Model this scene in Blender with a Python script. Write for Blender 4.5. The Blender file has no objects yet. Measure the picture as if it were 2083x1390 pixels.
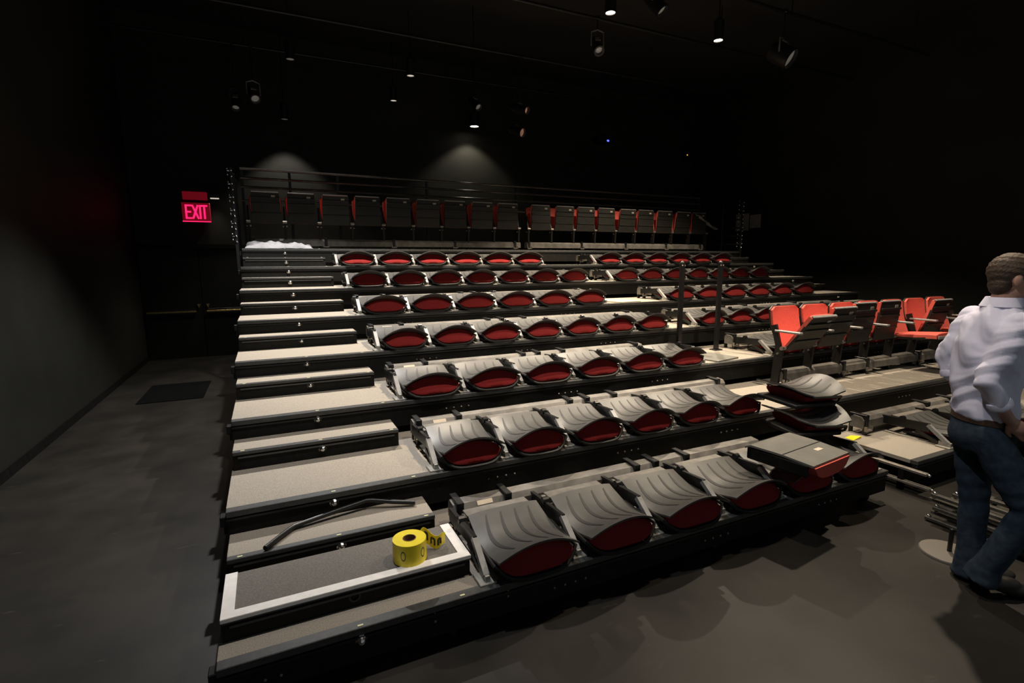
import bpy, bmesh, math, random
from mathutils import Vector, Matrix
random.seed(7)
S = bpy.context.scene
COL = S.collection
PI = math.pi

# ------------------------------------------------------------------ camera
cam_data = bpy.data.cameras.new('camera')
cam_data.sensor_width = 36.0
cam_data.lens = 36.0 * 1042.34 / 2083.0
cam_data.clip_start = 0.05
cam = bpy.data.objects.new('camera', cam_data)
COL.objects.link(cam)
cr = Vector((0.90315454, -0.42928938, -0.0047439))
cu = Vector((0.0699807, 0.13630784, 0.98819172))
cf = Vector((0.42357358, 0.89282182, -0.15314902))
cam.matrix_world = Matrix(((cr.x, cu.x, -cf.x, 0.2921), (cr.y, cu.y, -cf.y, -2.1465),
                           (cr.z, cu.z, -cf.z, 1.8481), (0, 0, 0, 1)))
S.camera = cam
# ------------------------------------------------------------------ world, exposure
wd = bpy.data.worlds.new('dim_hall')
S.world = wd
wd.use_nodes = True
wd.node_tree.nodes['Background'].inputs[0].default_value = (0.85, 0.95, 1.0, 1)
wd.node_tree.nodes['Background'].inputs[1].default_value = 0.15
S.view_settings.view_transform = 'Standard'
S.view_settings.look = 'None'
S.view_settings.gamma = 1.0
S.view_settings.use_curve_mapping = False
S.view_settings.exposure = 0.0
LAMP_W = 1150.0          # each working house light
FRONT_W = 280.0
COOL_W = 1200.0          # the cooler work light over the left aisle

# ------------------------------------------------------------------ materials
def mat(name, col, rough=0.5, metal=0.0, var=0.0, scale=30.0, bump=0.0, col2=None, emit=None, estr=0.0, spec=0.5, detail=6.0):
    m = bpy.data.materials.new(name)
    m.use_nodes = True
    nt = m.node_tree
    b = nt.nodes['Principled BSDF']
    b.inputs['Base Color'].default_value = (*col, 1)
    b.inputs['Roughness'].default_value = rough
    b.inputs['Metallic'].default_value = metal
    b.inputs['Specular IOR Level'].default_value = spec
    if emit:
        b.inputs['Emission Color'].default_value = (*emit, 1)
        b.inputs['Emission Strength'].default_value = estr
    if var > 0 or bump > 0 or col2:
        tc = nt.nodes.new('ShaderNodeTexCoord')
        nz = nt.nodes.new('ShaderNodeTexNoise')
        nz.inputs['Scale'].default_value = scale
        nz.inputs['Detail'].default_value = detail
        nt.links.new(tc.outputs['Object'], nz.inputs['Vector'])
        if var > 0 or col2:
            rp = nt.nodes.new('ShaderNodeValToRGB')
            c1 = tuple(c * (1 - var) for c in col)
            c2 = col2 if col2 else tuple(min(1, c * (1 + var)) for c in col)
            rp.color_ramp.elements[0].position = 0.35
            rp.color_ramp.elements[1].position = 0.68
            rp.color_ramp.elements[0].color = (*c1, 1)
            rp.color_ramp.elements[1].color = (*c2, 1)
            nt.links.new(nz.outputs['Fac'], rp.inputs['Fac'])
            nt.links.new(rp.outputs['Color'], b.inputs['Base Color'])
        if bump > 0:
            bp = nt.nodes.new('ShaderNodeBump')
            bp.inputs['Strength'].default_value = bump
            bp.inputs['Distance'].default_value = 0.01
            nt.links.new(nz.outputs['Fac'], bp.inputs['Height'])
            nt.links.new(bp.outputs['Normal'], b.inputs['Normal'])
    return m

M = {}
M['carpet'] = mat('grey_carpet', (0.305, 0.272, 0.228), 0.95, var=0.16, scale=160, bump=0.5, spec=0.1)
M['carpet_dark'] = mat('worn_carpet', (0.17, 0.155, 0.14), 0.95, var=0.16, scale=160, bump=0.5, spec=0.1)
M['nosing'] = mat('grey_nosing', (0.045, 0.045, 0.043), 0.42, var=0.2, scale=40, spec=0.5)
M['black'] = mat('black_paint', (0.008, 0.0078, 0.0068), 0.6, var=0.25, scale=25, spec=0.15)
M['black_metal'] = mat('black_metal', (0.010, 0.010, 0.010), 0.35, var=0.2, scale=60, spec=0.4)
M['shell'] = mat('grey_plastic_shell', (0.060, 0.058, 0.054), 0.45, var=0.10, scale=14, bump=0.05)
M['recess_shade'] = mat('painted_recess_shade', (0.016, 0.016, 0.016), 0.6, var=0.1, scale=50)  # darker than the shell, to paint the shade of its grooves
M['red'] = mat('shaded_coral_upholstery', (0.21, 0.017, 0.016), 0.9, var=0.15, scale=120, bump=0.35, spec=0.15)  # coral fabric of the upright seats, with shade darkened into the colour
M['coral'] = mat('coral_upholstery', (0.68, 0.125, 0.095), 0.9, var=0.12, scale=120, bump=0.35, spec=0.15)
M['pan'] = mat('black_plastic', (0.012, 0.011, 0.010), 0.5, var=0.2, scale=20, spec=0.3)
M['under'] = mat('seat_underside', (0.020, 0.019, 0.015), 0.5, var=0.2, scale=20, spec=0.35)
M['steel'] = mat('bare_steel', (0.30, 0.27, 0.23), 0.4, metal=0.6, var=0.25, scale=30)
M['beam'] = mat('grey_beam_paint', (0.16, 0.148, 0.13), 0.45, metal=0.1, var=0.3, scale=9)
M['foot'] = mat('pale_foot', (0.34, 0.32, 0.28), 0.5, metal=0.3, var=0.2, scale=40)
M['disc'] = mat('pale_disc', (0.20, 0.18, 0.155), 0.4, metal=0.3, var=0.05, scale=6)
M['rail'] = mat('black_rail_highlight', (0.13, 0.125, 0.11), 0.28, metal=0.5, var=0.2, scale=30)  # black tubing; base colour lightened to stand for lit highlights
M['bar_steel'] = mat('dark_bar_steel', (0.085, 0.078, 0.066), 0.4, metal=0.3, var=0.25, scale=20)
M['arm'] = mat('armrest_plastic', (0.25, 0.245, 0.235), 0.4, var=0.12, scale=20)
M['chrome'] = mat('chrome', (0.8, 0.78, 0.75), 0.18, metal=1.0, var=0.05, scale=50)
M['white_tape'] = mat('white_tape', (0.80, 0.76, 0.72), 0.6, var=0.06, scale=20, bump=0.1)
M['paper'] = mat('cream_paper', (0.72, 0.60, 0.45), 0.8, var=0.05, scale=20)
M['yellow'] = mat('yellow_plastic', (0.88, 0.70, 0.02), 0.4, var=0.06, scale=20)
M['card'] = mat('cardboard_core', (0.20, 0.10, 0.05), 0.9, var=0.2, scale=60)
M['ink'] = mat('black_ink', (0.02, 0.02, 0.015), 0.5, var=0.1, scale=60)
M['marker'] = mat('pale_yellow_marker', (0.62, 0.62, 0.35), 0.5, var=0.1, scale=60)
M['floor'] = mat('scuffed_black_floor', (0.0175, 0.0155, 0.0125), 0.5, var=0.35, scale=2.2, bump=0.03, detail=12, spec=0.3)
def scuff(m):
    nt = m.node_tree; b = nt.nodes['Principled BSDF']; src = b.inputs['Base Color'].links[0].from_socket
    tc = nt.nodes.new('ShaderNodeTexCoord'); mp = nt.nodes.new('ShaderNodeMapping'); mp.inputs['Scale'].default_value = (3, 9, 1); mp.inputs['Rotation'].default_value = (0, 0, 0.5)
    nz = nt.nodes.new('ShaderNodeTexNoise'); nz.inputs['Scale'].default_value = 1.6; nz.inputs['Detail'].default_value = 10; nz.inputs['Roughness'].default_value = 0.7
    rp_ = nt.nodes.new('ShaderNodeValToRGB'); rp_.color_ramp.elements[0].position = 0.62; rp_.color_ramp.elements[1].position = 0.76
    mx = nt.nodes.new('ShaderNodeMix'); mx.data_type = 'RGBA'; mx.inputs['B'].default_value = (0.048, 0.043, 0.036, 1)
    nt.links.new(tc.outputs['Object'], mp.inputs['Vector']); nt.links.new(mp.outputs['Vector'], nz.inputs['Vector'])
    nt.links.new(nz.outputs['Fac'], rp_.inputs['Fac']); nt.links.new(rp_.outputs['Color'], mx.inputs['Factor'])
    nt.links.new(src, mx.inputs['A']); nt.links.new(mx.outputs['Result'], b.inputs['Base Color'])
scuff(M['floor'])
M['wall'] = mat('dark_wall_paint', (0.021, 0.021, 0.017), 0.6, var=0.15, scale=1.4, bump=0.05, spec=0.2)
M['ceil'] = mat('black_ceiling', (0.012, 0.012, 0.012), 0.8, var=0.2, scale=2)
M['door'] = mat('dark_door_paint', (0.014, 0.014, 0.011), 0.5, var=0.15, scale=3, spec=0.2)
M['brass'] = mat('brass', (0.55, 0.40, 0.16), 0.3, metal=1.0, var=0.1, scale=30)
M['mat_rubber'] = mat('rubber_mat', (0.004, 0.004, 0.004), 0.9, var=0.3, scale=80, bump=0.4, spec=0.05)
M['exit_red'] = mat('exit_housing', (0.10, 0.006, 0.012), 0.4, var=0.1, scale=30, emit=(1, 0.01, 0.05), estr=0.10)
M['exit_lit'] = mat('exit_letters', (0.8, 0.05, 0.15), 0.4, var=0.02, scale=30, emit=(1.0, 0.015, 0.13), estr=1.5)
M['lens_on'] = mat('lamp_lens_on', (0.9, 0.85, 0.75), 0.3, var=0.02, scale=30, emit=(1.0, 0.9, 0.72), estr=14)
M['lens_dim'] = mat('lamp_lens_dim', (0.9, 0.85, 0.75), 0.3, var=0.02, scale=30, emit=(1.0, 0.93, 0.78), estr=0.55)
M['lens_low'] = mat('lamp_lens_low', (0.5, 0.5, 0.45), 0.3, var=0.02, scale=30, emit=(1.0, 0.95, 0.85), estr=0.05)
M['lens_amber'] = mat('lamp_lens_amber', (0.5, 0.3, 0.2), 0.3, var=0.1, scale=30, emit=(1.0, 0.5, 0.33), estr=0.14)
M['led_blue'] = mat('blue_led', (0.05, 0.05, 0.8), 0.3, var=0.02, scale=30, emit=(0.05, 0.08, 1.0), estr=4)
M['led_amber'] = mat('amber_led', (0.8, 0.4, 0.05), 0.3, var=0.02, scale=30, emit=(1.0, 0.5, 0.1), estr=1.2)
M['cloth'] = mat('white_cloth', (0.42, 0.40, 0.41), 0.9, var=0.08, scale=20, bump=0.2)
M['grey_cloth'] = mat('grey_cloth', (0.22, 0.20, 0.18), 0.9, var=0.1, scale=20, bump=0.2)
M['board'] = mat('pale_plywood', (0.50, 0.42, 0.30), 0.6, var=0.15, scale=8)
M['lid'] = mat('grey_seat_board', (0.15, 0.145, 0.125), 0.5, var=0.1, scale=10)
M['notice'] = mat('grey_notice', (0.40, 0.36, 0.30), 0.8, var=0.1, scale=6)
M['shirt'] = mat('lavender_shirt', (0.70, 0.68, 0.80), 0.85, var=0.04, scale=12, bump=0.25, spec=0.2)
M['denim'] = mat('blue_denim', (0.030, 0.043, 0.060), 0.9, var=0.25, scale=25, bump=0.3, spec=0.15)
M['belt'] = mat('brown_leather', (0.06, 0.03, 0.018), 0.5, var=0.2, scale=30)
M['skin'] = mat('skin', (0.50, 0.27, 0.19), 0.5, var=0.08, scale=25)
M['hair'] = mat('brown_hair', (0.062, 0.037, 0.020), 0.7, var=0.3, scale=90, bump=0.6)
M['shoe'] = mat('dark_shoe', (0.02, 0.016, 0.013), 0.45, var=0.2, scale=20)

# ------------------------------------------------------------------ mesh helpers
class MB:
    def __init__(s): s.v = []; s.f = []
    def add(s, vs, fs):
        o = len(s.v); s.v += [tuple(p) for p in vs]; s.f += [tuple(i + o for i in f) for f in fs]; return s
    def box(s, x0, x1, y0, y1, z0, z1, c=0.0):
        if c <= 0:
            vs = [(x, y, z) for z in (z0, z1) for y in (y0, y1) for x in (x0, x1)]
            return s.add(vs, [(0, 2, 3, 1), (4, 5, 7, 6), (0, 1, 5, 4), (2, 6, 7, 3), (0, 4, 6, 2), (1, 3, 7, 5)])
        bm = bmesh.new()
        bmesh.ops.create_cube(bm, size=1.0)
        for v in bm.verts:
            v.co = Vector(((x0 + x1) / 2 + v.co.x * (x1 - x0), (y0 + y1) / 2 + v.co.y * (y1 - y0), (z0 + z1) / 2 + v.co.z * (z1 - z0)))
        bmesh.ops.bevel(bm, geom=bm.edges[:], offset=c, segments=1, affect='EDGES')
        bm.verts.index_update()
        s.add([v.co[:] for v in bm.verts], [[v.index for v in f.verts] for f in bm.faces])
        bm.free(); return s
    def bar(s, a, b, w, t, up=(0, 0, 1)):
        """rectangular bar from a to b, w across, t along 'up'"""
        a = Vector(a); b = Vector(b); d = (b - a).normalized(); u = Vector(up)
        r = d.cross(u).normalized(); u = r.cross(d).normalized()
        vs = []
        for p in (a, b):
            for i, j in ((-1, -1), (1, -1), (1, 1), (-1, 1)):
                vs.append(p + r * (w / 2 * i) + u * (t / 2 * j))
        return s.add(vs, [(3, 2, 1, 0), (4, 5, 6, 7), (0, 1, 5, 4), (1, 2, 6, 5), (2, 3, 7, 6), (3, 0, 4, 7)])
    def tube(s, pts, rad, n=10, cap=True):
        pts = [Vector(p) for p in pts]
        rads = rad if isinstance(rad, (list, tuple)) else [rad] * len(pts)
        vs = []; fs = []
        prev = None
        for i, p in enumerate(pts):
            if i == 0: d = pts[1] - p
            elif i == len(pts) - 1: d = p - pts[i - 1]
            else: d = (pts[i + 1] - p).normalized() + (p - pts[i - 1]).normalized()
            d.normalize()
            if prev is None:
                ref = Vector((0, 0, 1)) if abs(d.z) < 0.9 else Vector((1, 0, 0))
                r = d.cross(ref).normalized()
            else:
                r = (prev - d * prev.dot(d)).normalized()
            prev = r; u = r.cross(d)
            for k in range(n):
                a = 2 * PI * k / n
                vs.append(p + (r * math.cos(a) + u * math.sin(a)) * rads[i])
        for i in range(len(pts) - 1):
            for k in range(n):
                k2 = (k + 1) % n
                fs.append((i * n + k, (i + 1) * n + k, (i + 1) * n + k2, i * n + k2))
        if cap:
            fs.append(tuple(range(n))); fs.append(tuple(reversed([(len(pts) - 1) * n + k for k in range(n)])))
        return s.add(vs, fs)
    def lathe(s, prof, n=20, c=(0, 0, 0), axis='z', cap=True):
        vs = []; fs = []
        for r, h in prof:
            for k in range(n):
                a = 2 * PI * k / n
                p = (r * math.cos(a), r * math.sin(a), h)
                if axis == 'y': p = (p[0], h, -p[1])
                elif axis == 'x': p = (h, p[0], p[1])
                vs.append((p[0] + c[0], p[1] + c[1], p[2] + c[2]))
        for i in range(len(prof) - 1):
            for k in range(n):
                k2 = (k + 1) % n
                fs.append((i * n + k, i * n + k2, (i + 1) * n + k2, (i + 1) * n + k))
        if cap:
            fs.append(tuple(reversed(range(n)))); fs.append(tuple((len(prof) - 1) * n + k for k in range(n)))
        return s.add(vs, fs)
    def rings(s, rs, cap=True):
        n = len(rs[0]); vs = [p for r in rs for p in r]; fs = []
        for i in range(len(rs) - 1):
            for k in range(n):
                k2 = (k + 1) % n
                fs.append((i * n + k, i * n + k2, (i + 1) * n + k2, (i + 1) * n + k))
        if cap:
            fs.append(tuple(reversed(range(n)))); fs.append(tuple((len(rs) - 1) * n + k for k in range(n)))
        return s.add(vs, fs)
    def ell(s, c, r, n=14, m=10, ax=None):
        c = Vector(c); ax = ax or (Vector((1, 0, 0)), Vector((0, 1, 0)), Vector((0, 0, 1)))
        rs = []
        for i in range(m + 1):
            t = -PI / 2 + PI * (i + 0.02 * (1 if i == 0 else -1 if i == m else 0)) / m
            rs.append([c + ax[0] * (r[0] * math.cos(t) * math.cos(2 * PI * k / n)) + ax[1] * (r[1] * math.cos(t) * math.sin(2 * PI * k / n)) + ax[2] * (r[2] * math.sin(t)) for k in range(n)])
        return s.rings(rs)
    def slab(s, fn, nu, nv, thick):
        """closed slab over fn(u,v) u in -1..1, v in 0..1, thickened downwards"""
        vs = []; fs = []
        for side in (0, 1):
            for j in range(nv + 1):
                for i in range(nu + 1):
                    x, y, z = fn(-1 + 2 * i / nu, j / nv)
                    t = thick(-1 + 2 * i / nu, j / nv) if callable(thick) else thick
                    vs.append((x, y, z - side * t))
        N = (nu + 1) * (nv + 1); id_ = lambda i, j, sd: sd * N + j * (nu + 1) + i
        for j in range(nv):
            for i in range(nu):
                fs.append((id_(i, j, 0), id_(i, j + 1, 0), id_(i + 1, j + 1, 0), id_(i + 1, j, 0)))
                fs.append((id_(i, j, 1), id_(i + 1, j, 1), id_(i + 1, j + 1, 1), id_(i, j + 1, 1)))
        for i in range(nu):
            fs.append((id_(i, 0, 0), id_(i + 1, 0, 0), id_(i + 1, 0, 1), id_(i, 0, 1)))
            fs.append((id_(i, nv, 0), id_(i, nv, 1), id_(i + 1, nv, 1), id_(i + 1, nv, 0)))
        for j in range(nv):
            fs.append((id_(0, j, 0), id_(0, j, 1), id_(0, j + 1, 1), id_(0, j + 1, 0)))
            fs.append((id_(nu, j, 0), id_(nu, j + 1, 0), id_(nu, j + 1, 1), id_(nu, j, 1)))
        return s.add(vs, fs)
    def mesh(s, name, m, smooth=False):
        me = bpy.data.meshes.new(name)
        me.from_pydata([tuple(p) for p in s.v], [], s.f)
        me.update()
        bm = bmesh.new(); bm.from_mesh(me)
        bmesh.ops.recalc_face_normals(bm, faces=bm.faces[:])
        if smooth:
            for f in bm.faces: f.smooth = True
            for e in bm.edges:
                if len(e.link_faces) == 2 and e.calc_face_angle(0) > 0.75: e.smooth = False
        bm.to_mesh(me); bm.free()
        me.materials.append(M[m])
        return me
    def build(s, name, m, parent=None, smooth=False):
        return link(name, s.mesh(name, m, smooth), parent)

def link(name, me, parent=None, loc=(0, 0, 0), rot=(0, 0, 0)):
    o = bpy.data.objects.new(name, me); COL.objects.link(o)
    o.parent = parent; o.location = loc; o.rotation_euler = rot
    return o
def thing(name, label, cat, loc=(0, 0, 0), rot=(0, 0, 0), group=None):
    o = bpy.data.objects.new(name, None); COL.objects.link(o)
    o.location = loc; o.rotation_euler = rot; o.empty_display_size = 0.1
    return tag(o, label, cat, group)
def tag(o, label, cat, group=None):
    o['label'] = label; o['category'] = cat
    if group: o['group'] = group
    return o
def struct(o, label=None):
    o['kind'] = 'structure'
    if label: o['label'] = label
    return o

# ------------------------------------------------------------------ dimensions of the stepped bank
D, R, Z0 = 0.8866, 0.2584, 0.25
def zk(k): return Z0 + R * k
XL, XR = 0.0, 9.90
YH, ZH = 0.283, 0.1254
ORD = ['first', 'second', 'third', 'fourth', 'fifth', 'sixth', 'seventh', 'eighth', 'ninth']
ROW = ['front', 'second', 'third', 'fourth', 'fifth', 'sixth', 'seventh', 'top']

# ------------------------------------------------------------------ room
struct(MB().box(-1.95, 12.0, -4.5, 9.9, -0.08, 0.0).build('floor', 'floor'))
struct(MB().box(-1.95, 12.0, -4.5, 9.9, 6.3, 6.4).build('ceiling', 'ceil'))
struct(MB().box(-2.05, -1.88, -4.5, 9.9, 0.0, 6.3).build('wall_left', 'wall'))
struct(MB().box(11.8, 12.0, -4.5, 9.9, 0.0, 6.3).build('wall_right', 'wall'))
struct(MB().box(-1.88, 11.8, 9.7, 9.9, 0.0, 6.3).build('wall_back', 'wall'))
struct(MB().box(-1.88, -1.86, -4.5, 9.7, 0.0, 0.10).build('baseboard_left', 'black'))
# double doors with push bars at the foot of the back wall
for n, (x0, x1, b0, b1) in enumerate(((-1.86, -0.895, -1.82, -1.0), (-0.885, 0.08, -0.83, -0.12))):
    d = struct(MB().box(x0, x1, 9.65, 9.7, 0.0, 2.15, 0.004).build('door_%d' % (n + 1), 'door'),
               'dark painted double door leaf with a push bar')
    MB().box(b0, b1, 9.585, 9.61, 0.90, 0.935, 0.004).build('push_bar', 'brass', d)
    MB().box(b0 + 0.02, b1 - 0.02, 9.61, 9.65, 0.86, 0.97, 0.004).build('bar_housing', 'black_metal', d)
    hx = -0.955 if n == 0 else -0.80
    MB().add([(hx - .03, 9.62, 1.06), (hx + .03, 9.62, 1.06), (hx, 9.62, 0.98), (hx - .03, 9.65, 1.06), (hx + .03, 9.65, 1.06), (hx, 9.65, 0.98)],
             [(0, 2, 1), (3, 4, 5), (0, 1, 4, 3), (1, 2, 5, 4), (2, 0, 3, 5)]).build('lever', 'brass', d)
f = MB().box(-1.88, -1.86, 9.62, 9.7, 0, 2.22).box(0.08, 0.14, 9.62, 9.7, 0, 2.22).box(-1.88, 0.14, 9.62, 9.7, 2.15, 2.22).build('trim_1', 'black')
struct(f)
tag(MB().box(-1.40, -0.62, 5.95, 7.1, 0.0, 0.012, 0.003).build('door_mat', 'mat_rubber'), 'thin black rubber mat on the floor before the double doors', 'mat')

# exit sign: housing hung from the ceiling side of the wall
ex = thing('exit_sign', 'red lit EXIT sign above the double doors', 'sign', (-0.84, 9.6, 2.66))
MB().box(-0.235, 0.235, -0.04, 0.06, -0.02, 0.34, 0.008).build('housing', 'exit_red', ex)
MB().box(-0.21, 0.20, 0.0, 0.06, 0.40, 0.55, 0.006).build('upper_box', 'exit_red', ex)
MB().box(-0.02, 0.02, 0.02, 0.06, 0.33, 0.41).build('bracket', 'black_metal', ex)
MB().box(-0.235, 0.235, -0.046, -0.04, -0.02, -0.002).build('lower_edge', 'exit_lit', ex)
def stroke(a, b, w=0.036):
    return MB().bar((a[0], -0.045, a[1]), (b[0], -0.045, b[1]), w, 0.01, up=(0, 1, 0))
def letter(ch, x, h=0.235, w=0.085, z=0.05):
    P = {'E': [((0, 0), (0, 1)), ((0, 1), (1, 1)), ((0, .5), (.8, .5)), ((0, 0), (1, 0))], 'X': [((0, 0), (1, 1)), ((0, 1), (1, 0))],
         'I': [((.5, 0), (.5, 1))], 'T': [((.5, 0), (.5, 1)), ((0, 1), (1, 1))]}[ch]
    m = MB()
    for a, b in P:
        a = Vector((x + a[0] * w, z + a[1] * h)); b = Vector((x + b[0] * w, z + b[1] * h))
        e = (b - a).normalized() * 0.012
        s_ = stroke(a - e, b + e, 0.03); m.add(s_.v, s_.f)
    m.build('letter', 'exit_lit', ex)
for ch, x in (('E', -0.165), ('X', -0.055), ('I', 0.025), ('T', 0.095)): letter(ch, x)
lt = bpy.data.lights.new('exit_glow', 'POINT'); lt.energy = 0.35; lt.color = (1, 0.03, 0.12); lt.shadow_soft_size = 0.08
link('exit_glow', lt, ex, (0, -0.12, 0.15))
em = thing('emergency_light', 'small pale lit emergency lamp right of the exit sign', 'lamp', (-0.515, 9.62, 3.08))
MB().box(-0.09, 0.09, 0.0, 0.08, 0.02, 0.10, 0.006).build('housing', 'black_metal', em)
MB().box(-0.075, 0.075, -0.012, 0.0, 0.008, 0.03, 0.003).build('lens', 'lens_dim', em)
lt = bpy.data.lights.new('emergency_lamp', 'SPOT'); lt.energy = 14; lt.color = (1, 0.9, 0.7); lt.spot_size = 1.9; lt.spot_blend = 0.8; lt.shadow_soft_size = 0.05
link('emergency_lamp', lt, em, (0, -0.04, -0.01), (-0.45, 0, 0))

# ------------------------------------------------------------------ seating platforms
def knob_mesh():
    return MB().lathe([(0.026, 0.004), (0.026, -0.006), (0.020, -0.012), (0.017, -0.018), (0.010, -0.026), (0.003, -0.029)], 16, axis='y').mesh('step_light', 'chrome', True)
KNOB = knob_mesh()
RINGK = MB().lathe([(0.027, 0.004), (0.027, -0.008), (0.019, -0.008), (0.019, 0.002), (0.004, 0.002)], 16, axis='y').mesh('step_light', 'black_metal', True)
MARK = MB().box(-0.012, 0.012, -0.005, 0.005, 0, 0.003).mesh('edge_marker', 'marker')
def bolts(parent, spots, r=0.007):
    m = MB()
    for p in spots: m.lathe([(r, 0.0), (r, -0.005), (r * 0.4, -0.009)], 6, p, 'y')
    o = m.build('bolts', 'steel', parent); o['kind'] = 'stuff'
    return o
def platform(k, x0, x1, label, depth=None):
    y0 = k * D; z = zk(k); y1 = y0 + (depth or D + 0.03)
    t = thing('seating_platform', label, 'platform', ((x0 + x1) / 2, y0, 0.0), group='stepped seating platforms')
    cx = (x0 + x1) / 2; h = (x1 - x0) / 2
    MB().box(-h, h, 0.045, y1 - y0, z - 0.03, z).build('deck_board', 'carpet', t)
    MB().box(-h, h, -0.012, 0.045, z - 0.032, z + 0.004, 0.003).build('nosing', 'nosing', t)
    zb = 0.085 if k == 0 else z - 0.20
    fa = MB().box(-h, h, 0.0, 0.03, zb, z - 0.032).build('fascia', 'black', t)
    MB().box(-h, h, -0.010, 0.0, z - 0.052, z - 0.040).build('trim_strip', 'black_metal', t)
    sp = []
    for gx in (1.55, 2.62, 3.7, 6.3, 7.4):
        if x0 + 0.2 < gx < x1 - 0.3:
            for i in range(4): sp.append((gx + i * 0.065 - cx, 0.0, z - 0.105))
    if k == 0 and x0 < 1:
        sp += [(0.17 - cx, 0, 0.14), (0.23 - cx, 0, 0.14), (0.90 - cx, 0, 0.205), (0.90 - cx, 0, 0.165), (1.28 - cx, 0, 0.215), (1.28 - cx, 0, 0.18)]
    if sp: bolts(fa, sp)
    for xx in ((0.56,) if x1 < 6 else (0.56, 9.34)) if x0 < 1 else (9.34,):
        link('step_light', KNOB, t, (xx - cx, 0.0, z - 0.062))
    for xx in (0.56, 1.04) if x0 < 1 else ():
        link('edge_marker', MARK, t, (xx - cx, 0.004, z + 0.004))
    if k == 0: # rails carrying the wheels
        for xx in [x0 + 0.12, x0 + 1.0, (x0 + x1) / 2 + 0.5, x1 - 0.15]:
            lg = MB().box(xx - cx - 0.03, xx - cx + 0.03, 0.04, 0.12, 0.05, z - 0.03).build('support_leg', 'black', t)
            MB().lathe([(0.045, -0.015), (0.05, -0.01), (0.05, 0.01), (0.045, 0.015)], 14, (xx - cx, 0.08, 0.05), 'x').build('caster', 'pan', lg, True)
    else:
        for xx in (x0 + 0.06, x0 + 2.45, x0 + 4.9, x0 + 7.4, x1 - 0.06):
            lg = MB().box(xx - cx - 0.03, xx - cx + 0.03, 0.30, 0.36, 0.0, z - 0.03).build('support_leg', 'black', t)
        MB().bar((-h + .03, 0.33, z - 0.06), (-h + .03, D, z - 0.06), 0.04, 0.06).bar((h - .03, 0.33, z - 0.06), (h - .03, D, z - 0.06), 0.04, 0.06).build('side_rail', 'black', t)
    # end clips poking out at the left edge
    if x0 < 1:
        MB().box(-h - 0.035, -h, 0.03, 0.09, z - 0.10, z - 0.04, 0.004).box(-h - 0.02, -h, 0.05, 0.07, z - 0.15, z - 0.10).build('end_clip', 'black_metal', t)
    return t
platform(0, XL, 4.50, 'lowest carpeted platform, left half, at the floor')
platform(0, 4.90, XR, 'lowest carpeted platform, right half, beside the walking man')
names = {1: 'second platform from the floor, bare carpet below the red seats', 2: 'third carpeted platform from the floor', 3: 'fourth carpeted platform from the floor',
         4: 'fifth carpeted platform from the floor', 5: 'sixth carpeted platform from the floor', 6: 'seventh carpeted platform, just below the top one',
         7: 'topmost platform, with the white cloth on its front edge'}
for k in range(1, 8): platform(k, XL, XR, names[k], 1.25 if k == 7 else None)

# half-height aisle steps, left and right
def aisle_step(k, x0, x1, y0, y1, zb, zt, label, carpet='carpet', knob=True, taped=False):
    cx = (x0 + x1) / 2; h = (x1 - x0) / 2
    t = thing('aisle_step', label, 'step', (cx, y0, zb), group='aisle half steps')
    H = zt - zb; dp = y1 - y0
    MB().box(-h, h, 0.012, dp, 0.0, H - 0.014).build('riser_box', 'black', t)
    MB().box(-h, h, 0.04, dp, H - 0.014, H, 0.002).build('tread', carpet, t)
    MB().box(-h, h, 0.0, 0.04, H - 0.022, H + 0.003, 0.003).build('nosing', 'nosing', t)
    MB().box(-h + 0.03, h - 0.03, 0.002, 0.012, H - 0.045, H - 0.034).build('front_lip', 'nosing', t)
    if knob:
        link('step_light', RINGK if taped else KNOB, t, (0.56 - cx if x0 < 5 else 9.34 - cx, 0.012, H * 0.5))
    if not taped:
        for xx in (-h + 0.06, 0.0, h - 0.05): link('edge_marker', MARK, t, (xx, 0.012, H + 0.003))
    else:
        MB().box(-h - 0.002, h + 0.002, -0.003, 0.052, H + 0.003, H + 0.006).box(-h - 0.002, h + 0.002, -0.004, 0.0, H - 0.010, H + 0.006).build('tape_strip', 'white_tape', t)
        MB().box(-h - 0.002, -h + 0.05, 0.052, dp, H + 0.0, H + 0.005).build('tape_strip', 'white_tape', t)
        MB().box(h - 0.05, h + 0.002, 0.052, dp, H + 0.0, H + 0.005).build('tape_strip', 'white_tape', t)
    return t
for k in range(7):
    aisle_step(k, 0.01, 1.09, (k + 1) * D - YH, (k + 1) * D - 0.002, zk(k), zk(k) + ZH,
               ('grey half step under the bent black handrail bar' if k == 0 else '%s grey half step up the left aisle' % ORD[k]))
    aisle_step(k, 8.81, 9.89, (k + 1) * D - YH, (k + 1) * D - 0.002, zk(k), zk(k) + ZH, '%s grey half step up the far right aisle' % ORD[k])
aisle_step(0, 0.015, 1.135, 0.14, 0.50, zk(0), zk(0) + 0.11, 'dark step edged with white tape, holding the yellow tape roll', 'carpet_dark', taped=True)

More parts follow.
